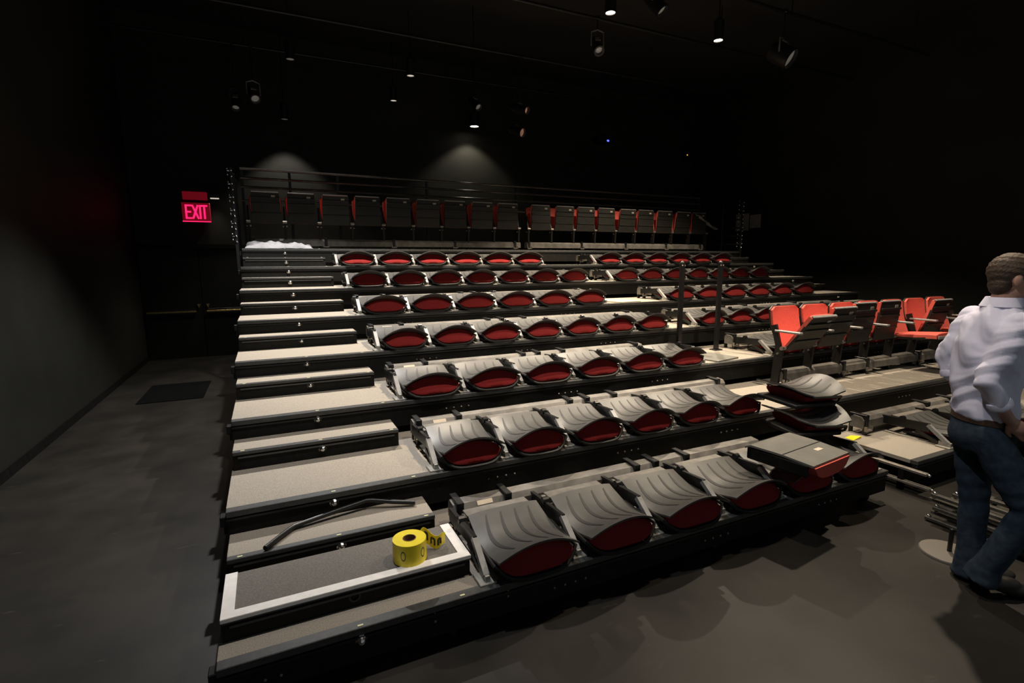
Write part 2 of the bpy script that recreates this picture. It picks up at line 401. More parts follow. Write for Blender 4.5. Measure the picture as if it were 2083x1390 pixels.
# ------------------------------------------------------------------ folded seats
PITCH = {0: 0.540, 1: 0.5027}
def folded_meshes(p):
    w = p - 0.075
    hw = w / 2
    def sh(u, v, inset=0.0, dz=0.0):
        wid = hw * (1 - 0.05 * (1 - v) ** 2) - inset
        y = 0.44 - v * 0.498 + 0.03 * u * u * v * v * (1 if v > 0.5 else v * 2)
        z = 0.178 - 0.052 * math.sin(PI * min(1.0, v * 1.02)) - 0.012 * v + v ** 2 * 0.050 * math.cos(PI * u / 2) ** 1.2 - 0.030 * abs(u) ** 3.5 * (0.4 + 0.6 * v)
        return (u * wid, y, z + dz)
    out = {}
    out['back_shell'] = MB().slab(lambda u, v: sh(u, v), 18, 12, 0.011).mesh('back_shell', 'shell', True)
    shade_strips = []
    for c in (-0.56, -0.15, 0.26, 0.66):
        def rf(u, v, c=c):
            vv = 0.07 + 0.80 * v
            bow = 0.15 * math.sin(PI * v)
            wid = 0.046 * (math.sin(PI * (0.04 + 0.92 * v)) ** 0.5)
            q = sh(c - bow + u * wid, vv)
            return (q[0], q[1], q[2] + 0.0022)
        shade_strips.append(MB().slab(rf, 2, 9, 0.003).mesh('groove_shade', 'recess_shade', True))  # raised dark strip that paints the shade of a groove
    out['groove_shade'] = shade_strips
    rs = []
    NU = 18
    for i in range(NU + 1):
        u = -0.985 + 1.97 * i / NU
        xr, yr, zr = sh(u, 0.25, 0.016); xf, yf, zf = sh(u, 0.86, 0.016); zf -= 0.006
        zb = 0.030 + 0.055 * abs(u) ** 5
        zt = max(zb + 0.004, zf - 0.0125); zr = max(zb + 0.004, zr - 0.022)
        q = 0.045 * abs(u) ** 4
        h = zt - zb
        rs.append([(xr, 0.34, zr), (xr, 0.15, max(zb + 0.003, sh(u, 0.60, 0.016)[2] - 0.020)), (xf, 0.020 + q * .5, zt), (xf, -0.006 + q, zb + h * 0.68), (xf, -0.020 + q, zb + h * 0.40), (xf, -0.036 + q, zb + h * 0.22),
                   (xf, -0.036 + q, zb + h * 0.08), (xf, -0.026 + q, zb), (xr, 0.34, zb)])
    out['back_cushion'] = MB().rings(rs).mesh('back_cushion', 'red', True)
    # curved rim and tray beneath
    m = MB()
    pts = []
    for i in range(13):
        u = -1 + i / 6
        pts.append((u * (hw + 0.004), -0.040 + 0.06 * abs(u) ** 3, 0.016 + 0.075 * abs(u) ** 5))
    m.tube([(-(hw + .004), 0.30, 0.10)] + pts + [(hw + .004, 0.30, 0.10)], 0.011, 6)
    m.box(-hw + 0.02, hw - 0.02, 0.03, 0.44, 0.012, 0.045, 0.008)
    out['seat_pan'] = m.mesh('seat_pan', 'pan', True)
    m = MB()
    for s_ in (-1, 1): m.bar((s_ * (hw - 0.03), 0.42, 0.09), (s_ * (hw - 0.03), 0.60, 0.09), 0.03, 0.06)
    m.box(-hw + 0.01, hw - 0.05, 0.448, 0.53, 0.148, 0.160, 0.003)
    out['hinge_plate'] = m.mesh('hinge_plate', 'beam')
    return out
ARM = MB().bar((0, 0.215, 0.158), (0, 0.055, 0.035), 0.032, 0.030).mesh('armrest', 'arm')
ARMB = MB().bar((0, 0.20, 0.135), (0, 0.60, 0.115), 0.022, 0.075).bar((0, 0.30, 0.09), (0, 0.13, 0.02), 0.018, 0.03).lathe([(0.022, -0.018), (0.022, 0.018)], 10, (0, 0.42, 0.165), 'x').mesh('arm_bracket', 'black_metal')
FOOT = MB().box(-0.045, 0.045, 0.02, 0.13, 0.0, 0.012, 0.003).box(-0.012, 0.012, 0.03, 0.12, 0.012, 0.045).mesh('arm_foot', 'foot')
FM = {0: folded_meshes(PITCH[0]), 1: folded_meshes(PITCH[1])}
def folded_seat(par, loc, label, last=False, rot=(0, 0, 0), loose=False, group='folded seats lying on the platforms', arm=True):
    p = PITCH[par]; Mh = FM[par]
    t = thing('folded_seat', label, 'seat', loc, rot, group)
    link('back_shell', Mh['back_shell'], t)
    sh = t.children[0] if t.children else None
    for g in Mh['groove_shade']: link('groove_shade', g, t)
    link('back_cushion', Mh['back_cushion'], t)
    link('seat_pan', Mh['seat_pan'], t)
    if not loose: link('hinge_plate', Mh['hinge_plate'], t)
    if arm and not loose:
        for s_ in ((-1, 1) if last else (-1,)):
            a = link('armrest', ARM, t, (s_ * p / 2, 0, 0))
            link('arm_bracket', ARMB, t, (s_ * p / 2, 0, 0))
            link('arm_foot', FOOT, t, (s_ * p / 2, 0, 0))
    return t
X0E, X0O = 1.186, 1.20
RE, RO = 5.478, 5.190
for k in range(7):
    par = k % 2; p = PITCH[par]; n = 6 if par == 0 else 7
    for sec in (0, 1):
        if k == 1 and sec == 1: continue
        xs = (X0E, X0O)[par] if sec == 0 else (RE, RO)[par]
        cnt = n
        if k == 0 and sec == 1: cnt = 3
        for i in range(cnt):
            if k == 1 and sec == 0 and i > 5: continue
            side = 'left' if sec == 0 else 'right'
            lab = 'folded grey-backed seat, %s from the left in the %s row, %s block' % (ORD[i], ROW[k], side)
            folded_seat(par, (xs + (i + 0.5) * p, k * D, zk(k) + 0.001), lab, last=(i == cnt - 1))
# seats taken out of the front rows and piled by the centre gap
def loose_seat(loc, rz, label, tilt=(0, 0)):
    return folded_seat(0, loc, label, rot=(tilt[0], tilt[1], rz), loose=True, group='loose seats piled by the centre gap')
loose_seat((4.42, 0.46, zk(0) + 0.215), 1.30, 'loose folded seat, the lower of the two piled by the centre gap')
loose_seat((4.44, 0.56, zk(0) + 0.43), 1.42, 'loose folded seat, the upper of the two piled by the centre gap')
# flat grey seat unit with a number plate
gs = thing('flat_seat', 'flat grey-backed seat with a pale number plate, lying over the front row', 'seat', (3.52, 0.07, zk(0) + 0.225), (0, 0, 0.12))
def gl(u, v):
    return (u * (0.245 - 0.02 * v), 0.23 - 0.46 * v, 0.105 - 0.035 * max(0, v - 0.55) - (0.02 if v < 0.08 else 0))
MB().slab(gl, 8, 12, 0.014).build('back_shell', 'lid', gs, True)
MB().box(-0.23, 0.23, -0.035, -0.029, 0.103, 0.108).build('crease_shade', 'recess_shade', gs)  # dark strip painted in for the shade along the crease
MB().box(0.05, 0.12, -0.115, -0.065, 0.095, 0.1005).build('number_plate', 'paper', gs)
MB().slab(lambda u, v: (u * 0.215, 0.20 - 0.44 * v, 0.088 - 0.035 * max(0, v - 0.55)), 12, 8, lambda u, v: 0.004 + 0.085 * max(0, 1 - abs(u) ** 3) ** 0.6).build('back_cushion', 'coral', gs, True)
MB().box(-0.235, -0.215, -0.2, 0.22, 0.0, 0.08, 0.005).box(0.215, 0.235, -0.2, 0.22, 0.0, 0.08, 0.005).box(-0.235, 0.235, 0.18, 0.22, 0.0, 0.08, 0.005).build('frame', 'black', gs)

# ------------------------------------------------------------------ seat mounting beams
CLAMP = MB().box(-0.022, 0.022, -0.075, -0.045, 0.0, 0.185, 0.003).box(-0.022, 0.022, 0.06, 0.08, 0.0, 0.185, 0.003).box(-0.022, 0.022, -0.075, 0.08, 0.172, 0.188, 0.003).mesh('clamp', 'black_metal')
CLIP = MB().box(-0.045, 0.045, -0.10, -0.075, 0.04, 0.055, 0.002).box(-0.045, -0.036, -0.10, -0.075, 0.055, 0.085).box(0.036, 0.045, -0.10, -0.075, 0.055, 0.085).mesh('clip', 'steel')
def beam(k, x0, x1, label, clamps, sticker=None):
    t = thing('seat_beam', label, 'beam', (x0, k * D + 0.635, zk(k)), group='seat mounting beams')
    L = x1 - x0
    prof = [(-0.062, 0.06), (-0.062, 0.135), (-0.035, 0.165), (0.035, 0.172), (0.06, 0.15), (0.06, 0.06)]
    m = MB(); m.rings([[(xx, a, b) for a, b in prof] for xx in (0, L)])
    m.build('beam', 'beam', t)
    for c in clamps:
        o = link('clamp', CLAMP, t, (c - x0, 0, 0)); link('clip', CLIP, o)
    if sticker:
        MB().bar((sticker - x0 - 0.05, -0.0485, 0.1525), (sticker - x0 + 0.05, -0.0485, 0.1525), 0.028, 0.002, up=(0, -0.74, 0.67)).build('paper_sticker', 'paper', t)
C_L = (1.235, 1.55, 2.55, 2.72, 3.01)
for k, x1 in ((0, 3.80), (1, 4.36), (2, 4.05), (3, 4.62), (4, 4.42), (5, 4.70), (6, 4.42)):
    cl = [c for c in C_L] + ([x1 - 0.1] if x1 > 3.9 else [])
    beam(k, 1.20, x1, 'grey seat beam behind the %s row, left block' % ROW[k], cl, 1.40)
for k, x0, x1 in ((0, 5.16, 7.2), (1, 5.20, 8.75), (2, 5.44, 8.72), (3, 5.19, 8.72), (4, 5.48, 8.72), (5, 5.19, 8.72), (6, 5.48, 8.72)):
    beam(k, x0, x1, 'grey seat beam behind the %s row, right block' % ROW[k], [c for c in (x0 + 0.04, x0 + 1.05, x0 + 1.5, x0 + 2.6) if c < x1])
beam(7, 0.12, 4.72, 'grey seat beam under the top row, left half', [0.15, 1.2, 2.3, 3.4, 4.6])
beam(7, 4.86, 9.40, 'grey seat beam under the top row, right half', [4.9, 6.1, 7.2, 8.3, 9.3])

# ------------------------------------------------------------------ upright seats
def upright_meshes(p):
    o = {}
    hw = (p - 0.075) / 2
    def outline(v):                    # half width along the height, rounded top corners
        return hw * (0.86 + 0.14 * min(1, v * 2)) * (1 - max(0, (v - 0.90) / 0.10) ** 2 * 0.22)
    def bk(off):
        def f(u, v):
            yy = 0.665 + 0.135 * v + 0.03 * math.sin(PI * v) - 0.022 * abs(u) ** 2 + off
            return (u * outline(v), yy, 0.405 + 0.44 * v)
        return f
    def slab_y(fn, nu, nv, t):          # thicken along +y
        m = MB(); m.slab(lambda u, v: (fn(u, v)[0], fn(u, v)[2], -fn(u, v)[1]), nu, nv, t)
        m.v = [(x, -z, y) for x, y, z in m.v]; return m
    o['back_cushion'] = slab_y(bk(-0.028), 14, 12, lambda u, v: 0.028 + 0.010 * 0).mesh('back_cushion', 'coral', True)
    def shf(u, v):
        x, y, z = bk(0.0)(u, v); return (x * 1.03, y, z + 0.008 * v)
    o['back_shell'] = slab_y(shf, 14, 12, 0.014).mesh('back_shell', 'under', True)
    # seat: built lying flat, pivot at origin, reaching to -y
    m = MB()
    def sf(u, v): return (u * hw * (0.96 - 0.04 * v), -0.455 * v + 0.02, -0.004 - 0.012 * math.sin(PI * v))
    m.slab(sf, 8, 8, 0.026)
    for v in (0.30, 0.62, 0.80): m.box(-hw * 0.9, hw * 0.9, -0.455 * v - 0.006, -0.455 * v + 0.018, -0.053, -0.036, 0.003)
    o['seat'] = m.mesh('seat', 'under', True)
    o['seat_cushion'] = MB().slab(lambda u, v: (u * hw * 0.93, -0.45 * v + 0.015, 0.035 - 0.02 * abs(u) ** 4 - 0.025 * max(0, v - 0.8) * 4 * max(0, v - 0.8)), 10, 8, 0.042).mesh('seat_cushion', 'coral', True)
    o['number_plate'] = MB().box(-0.028, 0.028, -0.016, 0.016, -0.005, 0.0).mesh('number_plate', 'notice')
    o['front_edge'] = MB().box(-hw * 0.88, hw * 0.88, -0.455, -0.440, -0.034, -0.002, 0.004).mesh('front_edge', 'arm')
    return o
UPS = MB().bar((0, 0.63, 0.0), (0, 0.60, 0.42), 0.03, 0.09, up=(0, 1, 0)).bar((0, 0.60, 0.40), (0, 0.68, 0.66), 0.028, 0.06, up=(0, 1, 0)).box(-0.035, 0.035, 0.56, 0.70, 0.0, 0.014).mesh('standard', 'pan')
UPA = MB().box(-0.024, 0.024, 0.36, 0.66, 0.588, 0.612, 0.006).mesh('armrest', 'arm')
UPB = MB().lathe([(0.020, -0.03), (0.020, 0.03)], 10, (0, 0.56, 0.42), 'x').lathe([(0.010, -0.035), (0.010, 0.035)], 8, (0, 0.60, 0.36), 'x').mesh('pivot', 'steel')
UM = {}
def upright_seat(p, loc, ang, label, group, last=False, arms=True):
    key = round(p, 3)
    if key not in UM: UM[key] = upright_meshes(p)
    m = UM[key]
    t = thing('upright_seat', label, 'seat', loc, group=group)
    link('back_cushion', m['back_cushion'], t); link('back_shell', m['back_shell'], t)
    s_ = link('seat', m['seat'], t, (0, 0.575, 0.42), (-ang, 0, 0))
    link('seat_cushion', m['seat_cushion'], s_)
    link('number_plate', m['number_plate'], s_, (0.11, -0.385, -0.034))
    link('front_edge', m['front_edge'], s_)
    for sd in ((-1, 1) if last else (-1,)):
        link('standard', UPS, t, (sd * p / 2, 0, 0)); link('pivot', UPB, t, (sd * p / 2, 0, 0))
        if arms: link('armrest', UPA, t, (sd * p / 2, 0, 0))
    return t
angs = (0.95, 1.22, 1.42, 1.45, 0.10, 1.30, 0.05)
for i in range(7):
    upright_seat(PITCH[1], (RO + (i + 0.5) * PITCH[1], D + 0.02, zk(1)), angs[i],
                 'upright seat with bright red back, %s from the left of the seven by the man' % ORD[i], 'upright red seats above the second platform', last=(i == 6))
xs8 = [0.10 + 0.51 * i for i in range(9)] + [4.90 + 0.51 * i for i in range(9)]
for i, x in enumerate(xs8):
    half = 'left' if i < 9 else 'right'
    upright_seat(0.51, (x + 0.255, 7 * D + 0.02, zk(7)), 1.50 + 0.08 * math.sin(i * 2.3), 'dark upright seat of the top row, %s from the left in its %s half' % (ORD[i % 9], half),
                 'upright dark seats of the top row', last=(i in (8, 17)), arms=False)

# ------------------------------------------------------------------ guard rails at the top
gr = thing('guard_rail', 'black tube guard rail along the rear of the top row', 'railing', (0.0, 7.42, zk(7)))
for z in (1.29, 1.15, 1.01, 0.80):
    MB().tube([(0.02, 0, z), (9.88, 0, z)], 0.020, 8).build('rail', 'rail', gr, True)
for x in (0.04, 0.75, 1.52, 3.1, 4.95, 6.8, 8.4, 9.86):
    MB().box(x - 0.02, x + 0.02, 0.0, 0.05, 0.0, 1.30, 0.003).build('post', 'black_metal', gr)
def end_rail(x, label):
    t = thing('end_rail', label, 'railing', (x, 6.22, zk(7) - 0.35))
    for y in (0.0, 0.55, 1.1): MB().box(-0.02, 0.02, y - 0.02, y + 0.02, 0.0, 1.46, 0.004).build('post', 'black_metal', t)
    for z in (1.42, 1.24, 1.06, 0.88, 0.70, 0.52):
        r_ = MB().tube([(0, -0.01, z), (0, 1.12, z)], 0.016, 8).build('rail', 'black_metal', t, True)
        m = MB()
        for dz in (0, -0.08): m.ell((0.0, -0.03, z + dz), (0.014, 0.01, 0.014), 8, 6); m.ell((-0.05, 0.05, z + dz + 0.03), (0.012, 0.01, 0.012), 8, 6)
        m.bar((-0.05, 0.05, z), (0, 0.05, z), 0.012, 0.012)
        m.build('bolts', 'chrome', r_, True)['kind'] = 'stuff'
    return t
end_rail(-0.055, 'bolted black guard rail at the left end of the top row')
end_rail(9.955, 'bolted black guard rail at the right end of the top row')
# two bare posts in the centre gap
for (x, y, lab) in ((4.74, 2.52, 'black handrail post in the centre gap, the left one of two'), (5.23, 2.40, 'black handrail post in the centre gap, the right one of two')):
    t = thing('handrail_post', lab, 'post', (x, y, zk(2)), group='posts in the centre gap')
    MB().box(-0.028, 0.028, -0.02, 0.02, 0.0, 1.05, 0.004).build('pole', 'black_metal', t)
    MB().box(-0.06, 0.06, -0.05, 0.05, 0.0, 0.012, 0.002).build('base_plate', 'black_metal', t)
    MB().lathe([(0.030, 1.04), (0.032, 1.06), (0.02, 1.08), (0.006, 1.085)], 12).build('cap', 'black_metal', t, True)
    for sx in (-1, 1): MB().ell((0.018 * sx, -0.024, 1.03), (0.010, 0.008, 0.010), 8, 6).build('bolt', 'steel', t, True)

# ------------------------------------------------------------------ loose things
# yellow tape roll with a torn tail
tr = thing('caution_tape_roll', 'roll of yellow caution tape standing on the white-taped step', 'tape', (0.850, 0.250, zk(0) + 0.1165))
rr = 0.084
MB().lathe([(0.034, 0.001), (rr, 0.0), (rr, 0.108), (0.034, 0.108), (0.034, 0.001)], 36, cap=False).build('tape_body', 'yellow', tr, True)
MB().lathe([(0.030, 0.003), (0.0338, 0.003), (0.0338, 0.1095), (0.030, 0.1095), (0.030, 0.003)], 28, cap=False).build('cardboard_core', 'card', tr, True)
def tail(u, v):
    a = -0.15; s_ = 0.068 + 0.135 * v
    return (s_, 0.052 - 0.015 * v + 0.022 * math.sin(v * 7), 0.056 + u * 0.046 * (1 - 0.35 * v) - 0.030 * v ** 1.4 + 0.012 * math.sin(v * 9))
tl = MB()
tv = []; tf = []
for j in range(15):
    for i in range(3): tv.append(tail(i - 1, j / 14))
nb = len(tv)
tv += [(x + 0.001, y + 0.0016, z) for x, y, z in tv]
for j in range(14):
    for i in range(2):
        a = j * 3 + i
        tf += [(a, a + 1, a + 4, a + 3), (nb + a, nb + a + 3, nb + a + 4, nb + a + 1)]
    tf += [(j * 3, j * 3 + 3, nb + j * 3 + 3, nb + j * 3), (j * 3 + 2, nb + j * 3 + 2, nb + j * 3 + 5, j * 3 + 5)]
tl.add(tv, tf).build('tape_tail', 'yellow', tr, True)
for j0 in (3, 6, 9):          # printed letter strokes on the tail
    m = MB()
    for (ua, va), (ub, vb) in (((-.45, 0), (.45, 0)), ((.45, 0), (.45, .10)), ((-.45, .10), (.45, .10))):
        pa = Vector(tail(ua, j0 / 14 + va)); pb = Vector(tail(ub, j0 / 14 + vb))
        m.bar(pa + Vector((0, -0.0022, 0)), pb + Vector((0, -0.0022, 0)), 0.003, 0.010, up=(0.3, 0, 1) if ua == ub else (1, 0, 0))
    m.build('printed_letter', 'ink', tr)
for a0 in (-0.95, -2.2):             # print on the roll itself
    m = MB()
    for k in range(14):
        t0 = 2 * PI * k / 14; t1 = 2 * PI * (k + 1) / 14
        p = []
        for t_ in (t0, t1):
            for q in (0.75, 1.0):
                aa = a0 + 0.16 * q * math.cos(t_); p.append(((rr + 0.0006) * math.cos(aa), (rr + 0.0006) * math.sin(aa), 0.056 + 0.026 * q * math.sin(t_)))
        m.add(p, [(0, 1, 3, 2)])
    m.build('printed_letter', 'ink', tr)
# bent handrail bar lying across the second step
hb = tag(MB().tube([(0.187, 0.612, zk(0) + 0.146), (0.255, 0.70, zk(0) + 0.146), (0.314, 0.770, zk(0) + 0.146), (0.338, 0.788, zk(0) + 0.148), (0.56, 0.832, zk(0) + 0.165), (0.740, 0.862, zk(0) + 0.179), (0.775, 0.858, zk(0) + 0.176), (0.89, 0.815, zk(0) + 0.160), (1.017, 0.775, zk(0) + 0.146)], 0.0135, 12)
         .build('handrail_bar', 'black_metal', None, True), 'bent black metal handrail bar lying on the half step', 'handrail')
# crumpled white cloth on the top platform
def cloth(u, v):
    z = 0.055 + 0.040 * v + 0.018 * math.sin(2.3 * u + 0.6 + 3 * v) + 0.014 * math.sin(5.7 * u - 6 * v) + 0.009 * math.sin(13 * u + 9 * v) + 0.006 * math.sin(23 * u - 7 * v)
    return (0.43 * u + 0.03 * math.sin(6 * v + 2 * u), 0.03 + 0.26 * v + 0.012 * math.sin(7 * u) + 0.01 * math.sin(17 * u), max(0.012, z * min(1.0, v * 5 + 0.25) * (1 - 0.6 * abs(u) ** 14)))
o = MB().slab(cloth, 60, 14, 0.010).build('white_cloth', 'cloth', None, True)
o.location = (0.50, 7 * D + 0.02, zk(7)); tag(o, 'crumpled white cloth lying at the left of the top platform', 'cloth')
def cloth2(u, v):
    return (0.32 * u, 0.12 * v - 0.06 + 0.02 * math.sin(5 * u), 0.16 - 0.16 * u + 0.03 * math.sin(7 * u + 3 * v) + 0.05 * v)
o = MB().slab(cloth2, 20, 6, 0.012).build('grey_cloth', 'grey_cloth', None, True)
o.location = (9.40, 6.75, zk(7) + 0.50); tag(o, 'grey cloth hanging off the last seat of the top row', 'cloth')
# loose plywood board in the gap of the fifth row
o = MB().box(-0.20, 0.20, -0.30, 0.30, 0, 0.018, 0.003).build('plywood_board', 'board'); o.location = (4.80, 4 * D + 0.33, zk(4) + 0.0); o.rotation_euler.z = 0.15
tag(o, 'pale plywood board lying in the gap of the fifth row', 'board')
o = MB().box(-0.20, 0.20, -0.22, 0.22, 0, 0.018, 0.003).build('plywood_board', 'lid'); o.location = (4.78, 2 * D + 0.28, zk(2)); o.rotation_euler.z = 0.2
tag(o, 'grey board lying in the gap of the third row before the posts', 'board')
o = MB().add([(-.06, -.04, 0), (.07, -.03, 0), (.05, .05, 0), (-.05, .04, 0), (-.06, -.04, .004), (.07, -.03, .02), (.05, .05, .006), (-.05, .04, .004)],
             [(3, 2, 1, 0), (4, 5, 6, 7), (0, 1, 5, 4), (1, 2, 6, 5), (2, 3, 7, 6), (3, 0, 4, 7)]).build('tape_scrap', 'yellow')
o.location = (5.0, 0.56, zk(0)); tag(o, 'scrap of yellow tape on the right lower platform', 'tape')
# side rails under the right lower platform
for (y0, y1, z, lab) in ((-0.11, 0.75, 0.185, 'upper pale side rail beneath the right lower platform'), (-0.14, 0.40, 0.075, 'lower pale side rail beneath the right lower platform')):
    t = thing('slide_rail', lab, 'rail', (4.85, 0, 0), group='slide rails under the right platform')
    MB().box(-0.02, 0.02, y0, y1, z - 0.012, z + 0.012, 0.004).build('rail', 'steel', t)
    for yb in (0.05, 0.30): MB().box(-0.018, 0.018, yb, yb + 0.04, 0.0, z - 0.012).build('bracket', 'black', t)
    MB().ell((0, y0 - 0.01, z), (0.012, 0.012, 0.012), 8, 6).build('end_bolt', 'chrome', t, True)
# stacked steel bars on the floor behind the man
k_ = 0
for j, z in enumerate((0.02, 0.065, 0.11, 0.155, 0.20)):
    for i in range(4 if j < 4 else 3):
        x = 4.46 + 0.13 * i + 0.03 * (j % 2); y0 = -0.30 - 0.02 * ((i + j) % 3) - 0.05 * i; L = 1.15
        pos = ('lowest', 'second', 'third', 'fourth', 'topmost')[j]
        t = thing('steel_bar', 'dark steel bar, %s layer of the stack behind the man, %s from its left' % (pos, ORD[i]), 'bar', (x, y0, z), group='stacked steel bars on the floor')
        MB().box(-0.018, 0.018, -L, 0, -0.012, 0.012, 0.003).build('bar', 'bar_steel', t)
        MB().ell((0, -0.02, 0.018), (0.014, 0.014, 0.010), 8, 6).build('end_bolt', 'chrome', t, True)
    if j < 4:
        for yy, w_ in ((-0.55, 'rear'), (-1.25, 'front')):
            o = MB().box(4.42, 4.96, yy - 0.02, yy + 0.02, z + 0.012, z + 0.033).build('spacer_batten', 'black')
            tag(o, 'black spacer batten above the %s bar layer, %s one' % (('lowest', 'second', 'third', 'fourth')[j], w_), 'batten', 'battens between the stacked bars')
# round metal base with a pole behind the man's leg
rb = thing('round_base_stand', 'round pale metal stand base on the floor by the man', 'stand', (4.085, -0.615, 0.0))
MB().lathe([(0.155, 0.0), (0.155, 0.010), (0.150, 0.016), (0.03, 0.022), (0.02, 0.022)], 36).build('base', 'disc', rb, True)
MB().lathe([(0.013, 0.02), (0.013, 0.17), (0.008, 0.175)], 12).build('pole', 'black_metal', rb, True)
# notices on the right wall
for (y, z, w_, h_, lab) in ((7.80, 2.86, 0.20, 0.22, 'pale notice on the right wall, the larger left one'), (7.40, 2.86, 0.16, 0.17, 'pale notice on the right wall, the smaller right one')):
    o = MB().box(-0.02, 0.0, -w_, w_, -h_, h_, 0.004).build('wall_notice', 'notice'); o.location = (11.8, y, z); tag(o, lab, 'notice')

# ------------------------------------------------------------------ lights overhead
def downlight(x, y, z, lens, label, watts=0.0, color=(1.0, 0.84, 0.64), ang=87, rot=(0, 0, 0), r=0.07):
    t = thing('house_light', label, 'light', (x, y, z), rot, 'house lights overhead')
    MB().lathe([(r - 0.006, 0.04), (r - 0.004, -0.0), (r + 0.006, 0.0), (r + 0.006, 0.28), (0.03, 0.32), (0.0015, 0.32)], 20, cap=False).build('housing', 'black_metal', t, True)
    MB().lathe([(r - 0.006, 0.013), (r - 0.006, 0.018), (0.005, 0.018)], 20).build('lens', lens, t, True)
    MB().tube([(0, 0, 0.31), (0, 0, 6.3 - z)], 0.012, 8).build('stem', 'black_metal', t)
    if watts > 0:
        l = bpy.data.lights.new('house_light_lamp', 'SPOT'); l.energy = watts; l.color = color
        l.spot_size = math.radians(ang); l.spot_blend = 0.42; l.shadow_soft_size = 0.06
        link('house_light_lamp', l, t, (0, 0, -0.02))
    return t
downlight(4.78, 4.13, 5.2, 'lens_on', 'bright house light over the middle rows', LAMP_W)
downlight(6.82, 4.16, 5.2, 'lens_on', 'bright house light over the right block', LAMP_W * 0.8, ang=112)
downlight(2.80, 4.13, 5.2, 'lens_on', 'bright house light above the left block, beyond the top of the view', LAMP_W, ang=87)
downlight(0.80, 4.13, 5.2, 'lens_on', 'house light above the left aisle, beyond the top of the view', COOL_W, (0.97, 0.95, 0.93))
downlight(0.80, -0.10, 5.2, 'lens_on', 'house light above the foot of the left aisle, beyond the top of the view', FRONT_W, (0.93, 0.95, 1.0), ang=105)
downlight(2.80, -0.10, 5.2, 'lens_on', 'house light above the front row, beyond the top of the view', FRONT_W, ang=110)
downlight(5.70, 0.75, 5.2, 'lens_on', 'house light above the right lower platform, beyond the top of the view', FRONT_W * 3.0, ang=104)
downlight(2.91, 7.62, 5.2, 'lens_dim', 'dim house light above the top row, the brighter one', 0)
downlight(2.93, 9.10, 5.17, 'lens_dim', 'dim house light close to the back wall, left of centre', 0)
downlight(0.90, 7.70, 5.2, 'lens_low', 'faint house light above the left of the top row', 170, (1.0, 0.95, 0.88), 80)
downlight(4.80, 9.30, 4.90, 'lens_on', 'house light grazing the back wall below the pipes', 70, (1, 0.9, 0.72), 110, r=0.10)
downlight(0.82, 9.2, 4.6, 'lens_low', 'faint house light grazing the back wall above the left seats', 100, (1, 0.92, 0.82), 90)
# pipes of the lighting grid
for y, w_ in ((3.75, 'nearest'), (5.15, 'second'), (7.0, 'third'), (8.6, 'rearmost')):
    o = MB().tube([(-1.8, y, 5.62), (11.7, y, 5.62)], 0.024, 10).build('lighting_pipe', 'black_metal', None, True)
    tag(o, '%s long black lighting pipe under the ceiling' % w_, 'pipe', 'pipes of the lighting grid')
    for xx in (0.2, 3.9, 7.9, 11.2):
        MB().tube([(xx, y, 5.62), (xx, y, 6.3)], 0.010, 6).build('hanger', 'black_metal', o)
def spotlight(x, y, z, yaw, tilt, label, lens='lens_low', r=0.10, bright='black_metal'):
    t = thing('stage_spotlight', label, 'spotlight', (x, y, z), (0, 0, yaw), 'stage spotlights on the pipes')
    top = 5.62 - z
    MB().tube([(-r - 0.03, 0, 0), (-r - 0.03, 0, 0.20), (0, 0, 0.24), (r + 0.03, 0, 0.20), (r + 0.03, 0, 0)], 0.012, 8).build('yoke', bright, t, True)
    MB().tube([(0, 0, 0.24), (0, 0, top + 0.02)], 0.012, 8).box(-0.03, 0.03, -0.035, 0.035, top - 0.02, top + 0.035, 0.006).build('clamp', 'black_metal', t)
    b = MB().lathe([(0.002, 0.22), (0.05, 0.22), (r * 0.9, 0.18), (r, 0.05), (r, -0.14), (r + 0.012, -0.145), (r + 0.012, -0.165), (r - 0.01, -0.165), (r - 0.01, -0.10)], 24, axis='y', cap=False).build('can', 'black_metal', t, True)
    b.rotation_euler = (tilt, 0, 0)
    MB().lathe([(r - 0.012, -0.105), (r * 0.6, -0.118), (0.006, -0.124)], 20, axis='y').build('lens', lens, b, True)
    MB().box(-r * 0.6, r * 0.6, 0.02, 0.10, r, r + 0.02, 0.004).build('heat_vent', 'steel', b)
    return t
spotlight(5.24, 3.75, 5.25, 0.5, 0.9, 'stage spotlight with pale reflections at the top of the view', 'lens_low', 0.09, 'steel')
spotlight(5.27, 5.15, 5.22, -0.3, 0.8, 'small stage spotlight below the left bright house light', 'lens_low', 0.07, 'steel')
spotlight(7.75, 3.75, 5.00, 0.4, 0.6, 'large stage spotlight with shining rims at the upper right', 'lens_low', 0.15, 'steel')
spotlight(5.55, 8.6, 4.72, 0.45, 0.35, 'stage spotlight with a round amber lens, the lower of two', 'lens_amber', 0.105)
spotlight(4.84, 7.0, 4.70, 0.45, 0.35, 'stage spotlight with a dim amber lens, the upper of two', 'lens_amber', 0.075)
spotlight(0.31, 8.6, 4.82, 0.2, 0.7, 'stage spotlight with a thin bright rim over the top left seats', 'lens_low', 0.08, 'steel')
spotlight(0.02, 8.6, 4.66, -0.1, 0.9, 'stage spotlight over the upper left guard rail', 'lens_low', 0.07)
spotlight(4.55, 8.6, 5.18, 0.3, 0.7, 'dark stage spotlight above the wall light', 'lens_low', 0.08)
pb = thing('projector', 'dark projector with a blue light near the back wall', 'projector', (7.90, 8.5, 4.70))
MB().box(-0.22, 0.22, -0.02, 0.32, -0.02, 0.14, 0.015).build('body', 'black', pb)
MB().lathe([(0.05, -0.01), (0.05, -0.05), (0.035, -0.05), (0.03, -0.03)], 18, (-0.1, 0, 0.06), 'y').build('lens_barrel', 'black_metal', pb, True)
